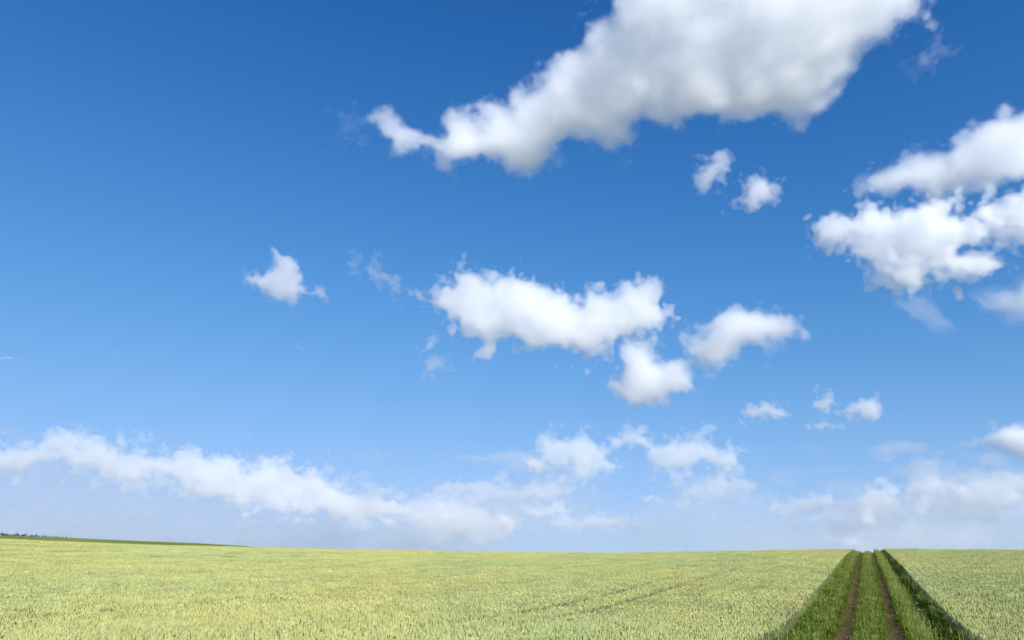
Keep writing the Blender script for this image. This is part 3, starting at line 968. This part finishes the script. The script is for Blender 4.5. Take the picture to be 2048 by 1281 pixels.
def grass(name, label, lat_a, lat_b, chooser, seed, step=0.3):
    r = np.random.default_rng(seed)
    P, pick, scl = [], [], []
    lo = 1.0
    while lo < 175:
        st = step * (1.0 if lo < 75 else 1.25)
        nl = max(1, int((lat_b - lat_a) / st) + 1)
        for i in range(nl):
            la = lat_a + (lat_b - lat_a) * (i + 0.5) / nl + r.normal(0, 0.07)
            l2 = lo + r.uniform(-0.5, 0.5) * st
            c = chooser(la, l2, r)
            if c is None:
                continue
            k, s = c
            P.append((la, l2)); pick.append(k); q = st / 0.3
            scl.append((q * r.uniform(0.9, 1.2), q * r.uniform(0.9, 1.2), s * r.uniform(0.8, 1.25)))
        lo += st
    P = np.array(P); n = len(P)
    x, y = at_track(P[:, 0], P[:, 1])
    z = land(x, y) + z_track(P[:, 0], P[:, 1])
    scl = [(min(a, 1.15) if abs(abs(p[0]) - RUT) < 0.5 else a, b, c) for (a, b, c), p in zip(scl, P)]
    rot = np.zeros((n, 3)); rot[:, 2] = r.uniform(0, 6.28, n)
    o = scatter(name, G_PROTO, np.column_stack([x, y, z]), np.array(pick), rot, np.array(scl), GRASS)
    tag(o, label, "grass", "grass growing along the track", "stuff")
    return o


def wob(l, s): return 0.5 + 0.5 * math.sin(l * 0.63 + s) * math.sin(l * 0.21 + 2 * s)


def left_pick(la, lo, r):
    if la > -1.15 - 0.1 * wob(lo, 2): return (r.integers(0, 3), 0.6)
    if la < -2.1: return (6 + r.integers(0, 3), 1.3 + 0.6 * wob(lo, 1))
    if la < -1.75: return (6 + r.integers(0, 3), 0.8 + 0.5 * wob(lo, 1))
    return (6 + r.integers(0, 3), 0.75) if r.random() < 0.5 * wob(lo, 4) + 0.15 else (3 + r.integers(0, 3), 0.75)


def mid_pick(la, lo, r):
    if abs(la) > 0.47: return (r.integers(0, 3), 0.55) if r.random() < 0.03 + 0.4 * wob(lo, 8 + math.copysign(1, la)) ** 4 else None
    if abs(la) > 0.36: return (r.integers(0, 3), 0.7) if r.random() < 0.8 else None
    return (3 + r.integers(0, 3), 0.55 + 0.3 * wob(lo, 3)) if r.random() < 0.65 else (r.integers(0, 3), 1.1)


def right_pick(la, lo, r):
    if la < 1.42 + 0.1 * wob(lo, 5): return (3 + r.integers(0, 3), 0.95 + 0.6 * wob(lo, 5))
    return (3 + r.integers(0, 3), (0.75 if la < 1.7 else 0.36) + 0.25 * wob(lo, 6)) if la < 2.25 and r.random() < 0.8 else (6 + r.integers(0, 3), 0.8 if la < 1.7 else 0.45 if la < 2.25 else 1.0 + 0.6 * wob(lo, 9))  # outermost tall leafy patches are added to darken the wheat's shaded side


grass("verge_grass", "lush sunlit green verge between the brown wheel rut and the broad wheat field", -2.5, -1.2, left_pick, 61)
grass("middle_grass", "grass strip with pale seed heads growing between the two brown wheel ruts", -0.98, 0.98, mid_pick, 62)
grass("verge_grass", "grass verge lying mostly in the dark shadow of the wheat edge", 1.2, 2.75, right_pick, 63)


# ------------------------------------------------------------------ the far field and its row of trees
m_far, t = new_mat("far_green_crop")
c = ramp(t, world_noise(t, 0.02, 4, 0.6), [(0.3, (0.13, 0.17, 0.025)), (0.55, (0.18, 0.21, 0.035)), (0.75, (0.22, 0.24, 0.05))])
matte(t, c, 0.9, 0.1)
aa = np.radians(np.linspace(-62, -8, 160)); rr = np.linspace(330, 1000, 90)
AA, RR = np.meshgrid(aa, rr, indexing='ij')
X, Y = RR * np.sin(AA), RR * np.cos(AA)
edge = np.minimum(np.minimum((AA - aa[0]) * 40, (aa[-1] - AA) * 40), np.minimum((RR - 330) / 15, (1000 - RR) / 15))
Z = land(X, Y) - 0.6 + 0.6 * np.clip(edge, 0, 1) * 2
n = len(rr)
a, b = np.meshgrid(np.arange(len(aa) - 1), np.arange(n - 1), indexing='ij')
f = np.stack([a * n + b, a * n + b + 1, (a + 1) * n + b + 1, (a + 1) * n + b], -1).reshape(-1, 4)
far = link_obj("far_field", np_mesh("far_field", np.stack([X, Y, Z], -1).reshape(-1, 3), f[:, ::-1], [m_far], smooth=True))
tag(far, kind="structure")


def bark_mat():
    m, t = new_mat("dark_bark")
    matte(t, ramp(t, noise_tex(t, 3, 4), [(0.3, (0.04, 0.03, 0.022)), (0.7, (0.09, 0.065, 0.05))]), 0.9, 0.1)
    return m


def crown_mat(name, stops):
    m, t = new_mat(name)
    matte(t, ramp(t, noise_tex(t, 1.6, 3), stops), 0.7, 0.2, 0.2)
    return m


M_BARK = bark_mat()
M_PLUM = crown_mat("dark_plum_leaf", [(0.3, (0.030, 0.022, 0.020)), (0.7, (0.060, 0.040, 0.034))])
M_DARK = crown_mat("dark_green_leaf", [(0.3, (0.022, 0.034, 0.020)), (0.7, (0.045, 0.060, 0.030))])


def tree_meshes(seed, mat):
    """A tree of unit height: tapered trunk with limbs; crown of leaf clumps with gaps between."""
    r = np.random.default_rng(seed)
    T, C = Patch(), Patch()
    T.add(*tube(np.array([[0, 0, -0.05], [0.01, 0, 0.2], [0, 0.01, 0.75]]), [0.04, 0.03, 0.008], 6, r), 0)
    limbs = []
    for k in range(9):
        z = r.uniform(0.22, 0.7); a = r.uniform(0, 6.28); l = r.uniform(0.16, 0.34) * (1.15 - z)
        e = np.array([math.cos(a) * l, math.sin(a) * l, z + l * r.uniform(0.3, 1.0)])
        T.add(*tube(np.stack([[0, 0, z], e]), [0.014, 0.004], 4, r), 0)
        limbs.append(e)
    limbs += [np.array([0, 0, 0.86]), np.array([0.03, -0.02, 0.7])]
    for e in limbs:
        for k in range(60):
            p = e + r.normal(0, 1, 3) * (0.085, 0.085, 0.075)
            p[2] = min(max(p[2], 0.14), 1.0)
            s = r.uniform(0.022, 0.045)
            u = r.normal(0, 1, 3); u /= np.linalg.norm(u)
            w = np.cross(u, r.normal(0, 1, 3)); w /= np.linalg.norm(w)
            C.add([p - u * s, p + w * s * 0.7, p + u * s, p - w * s * 0.7], [[0, 1, 2, 3]], 0)
    t_me = np_mesh("trunk", *T.done()[:2], [M_BARK])
    c_me = np_mesh("crown", *C.done()[:2], [mat])
    return t_me, c_me


KINDS = [tree_meshes(70 + k, M_PLUM if k % 2 == 0 else M_DARK) for k in range(4)]
rnd = random.Random(9)
row = [(-46, 9.5), (-38, 8), (-29, 9), (-21, 8), (-13, 9), (-6, 8.5), (1, 9.5), (6, 6), (11, 7.5), (16, 5.5), (21, 6), (27, 6), (32, 8.5), (37, 5), (43, 6.5), (49, 8), (54, 5), (60, 6.5),
       (65, 5.5), (71, 7), (77, 4.5), (84, 5.5), (91, 5), (98, 4), (104, 4.6), (111, 5), (117, 3.6), (124, 4.2), (132, 3.4), (141, 3.2)]
for k, (px, hp) in enumerate(row):
    az = az_el(px, 1080)[0]
    rad = 812 + rnd.uniform(-8, 8)
    x, y = rad * math.sin(az), rad * math.cos(az)
    h = (hp + 2.2) * rad / FPX * 0.62
    t_me, c_me = KINDS[rnd.choice((0, 0, 1, 2, 2, 3))]
    root = bpy.data.objects.new("tree", None)
    col.objects.link(root)
    root.location = (x, y, float(land(x, y)) + 0.55)
    root.scale = (h * rnd.uniform(0.9, 1.3), h * rnd.uniform(0.9, 1.3), h)
    root.rotation_euler = (0, 0, rnd.uniform(0, 6.28))
    big = hp >= 8 and px > 0
    lab = ("taller dark tree standing out of the far row on the green rise" if big else
           "thin low dark tree in the sparse end of the far row on the green rise" if px > 100 else
           "small dark tree in the crowded part of the far row on the green rise")
    tag(root, lab, "tree", "trees in the far row on the green rise")
    link_obj("trunk", t_me, root)
    link_obj("crown", c_me, root)

# ------------------------------------------------------------------ white flowers in the shaded verge
m_stalk = crown_mat("flower_stalk_green", [(0.3, (0.06, 0.10, 0.03)), (0.7, (0.10, 0.15, 0.05))])
m_petal, t = new_mat("white_petal")
matte(t, ramp(t, noise_tex(t, 40, 2), [(0.3, (0.62, 0.62, 0.55)), (0.7, (0.80, 0.80, 0.76))]), 0.7, 0.2, 0.3)


def umbel_meshes(seed):
    r = np.random.default_rng(seed)
    S, H = Patch(), Patch()
    S.add(*tube(np.array([[0, 0, -0.03], [0.01, 0, 0.4], [0, 0.01, 0.72]]), [0.005, 0.004, 0.003], 5, r), 0)
    for k in range(11):
        a, q = r.uniform(0, 6.28), r.uniform(0.006, 0.028)
        e = np.array([math.cos(a) * q, math.sin(a) * q, 0.82 - q * 0.9])
        S.add(*tube(np.stack([[0, 0.01, 0.72], e]), [0.002, 0.0012], 3, r), 0)
        for m in range(14):
            p = e + r.normal(0, 1, 3) * (0.009, 0.009, 0.012)
            s = r.uniform(0.004, 0.008); b = r.uniform(0, 6.28)
            u = np.array([math.cos(b), math.sin(b), r.uniform(-0.3, 0.3)]) * s; w = np.array([-math.sin(b), math.cos(b), r.uniform(-0.3, 0.3)]) * s
            H.add([p - u, p + w, p + u, p - w], [[0, 1, 2, 3]], 0)
    for k in range(5):
        S.add(*blade(np.array([0, 0, r.uniform(0.1, 0.5)]), r.uniform(0, 6.28), r.uniform(0.12, 0.2), 0.03, 0.7, 0.5, 3, r), 0)
    return np_mesh("stalk", *S.done()[:2], [m_stalk]), np_mesh("flower_head", *H.done()[:2], [m_petal])


UM = umbel_meshes(90)
for k, (la, lo, s) in enumerate([(1.70, 31.5, 0.72), (1.74, 31.9, 0.7), (1.86, 31.3, 0.75), (1.78, 33.6, 0.8), (1.9, 30.8, 0.66), (2.35, 26.2, 0.85)]):
    x, y = at_track(la, lo)
    root = bpy.data.objects.new("wild_flower", None)
    col.objects.link(root)
    root.location = (float(x), float(y), float(land(x, y)))
    root.scale = (s * 1.2, s * 1.2, s); root.rotation_euler = (0, 0, k * 1.3)
    tag(root, "white umbel flower alone by the wheat edge, nearer than the others" if k == 5 else "white umbel flower in the small cluster on the shaded grass verge", "flower", "white flowers in the shaded verge")
    link_obj("stalk", UM[0], root)
    link_obj("flower_head", UM[1], root)
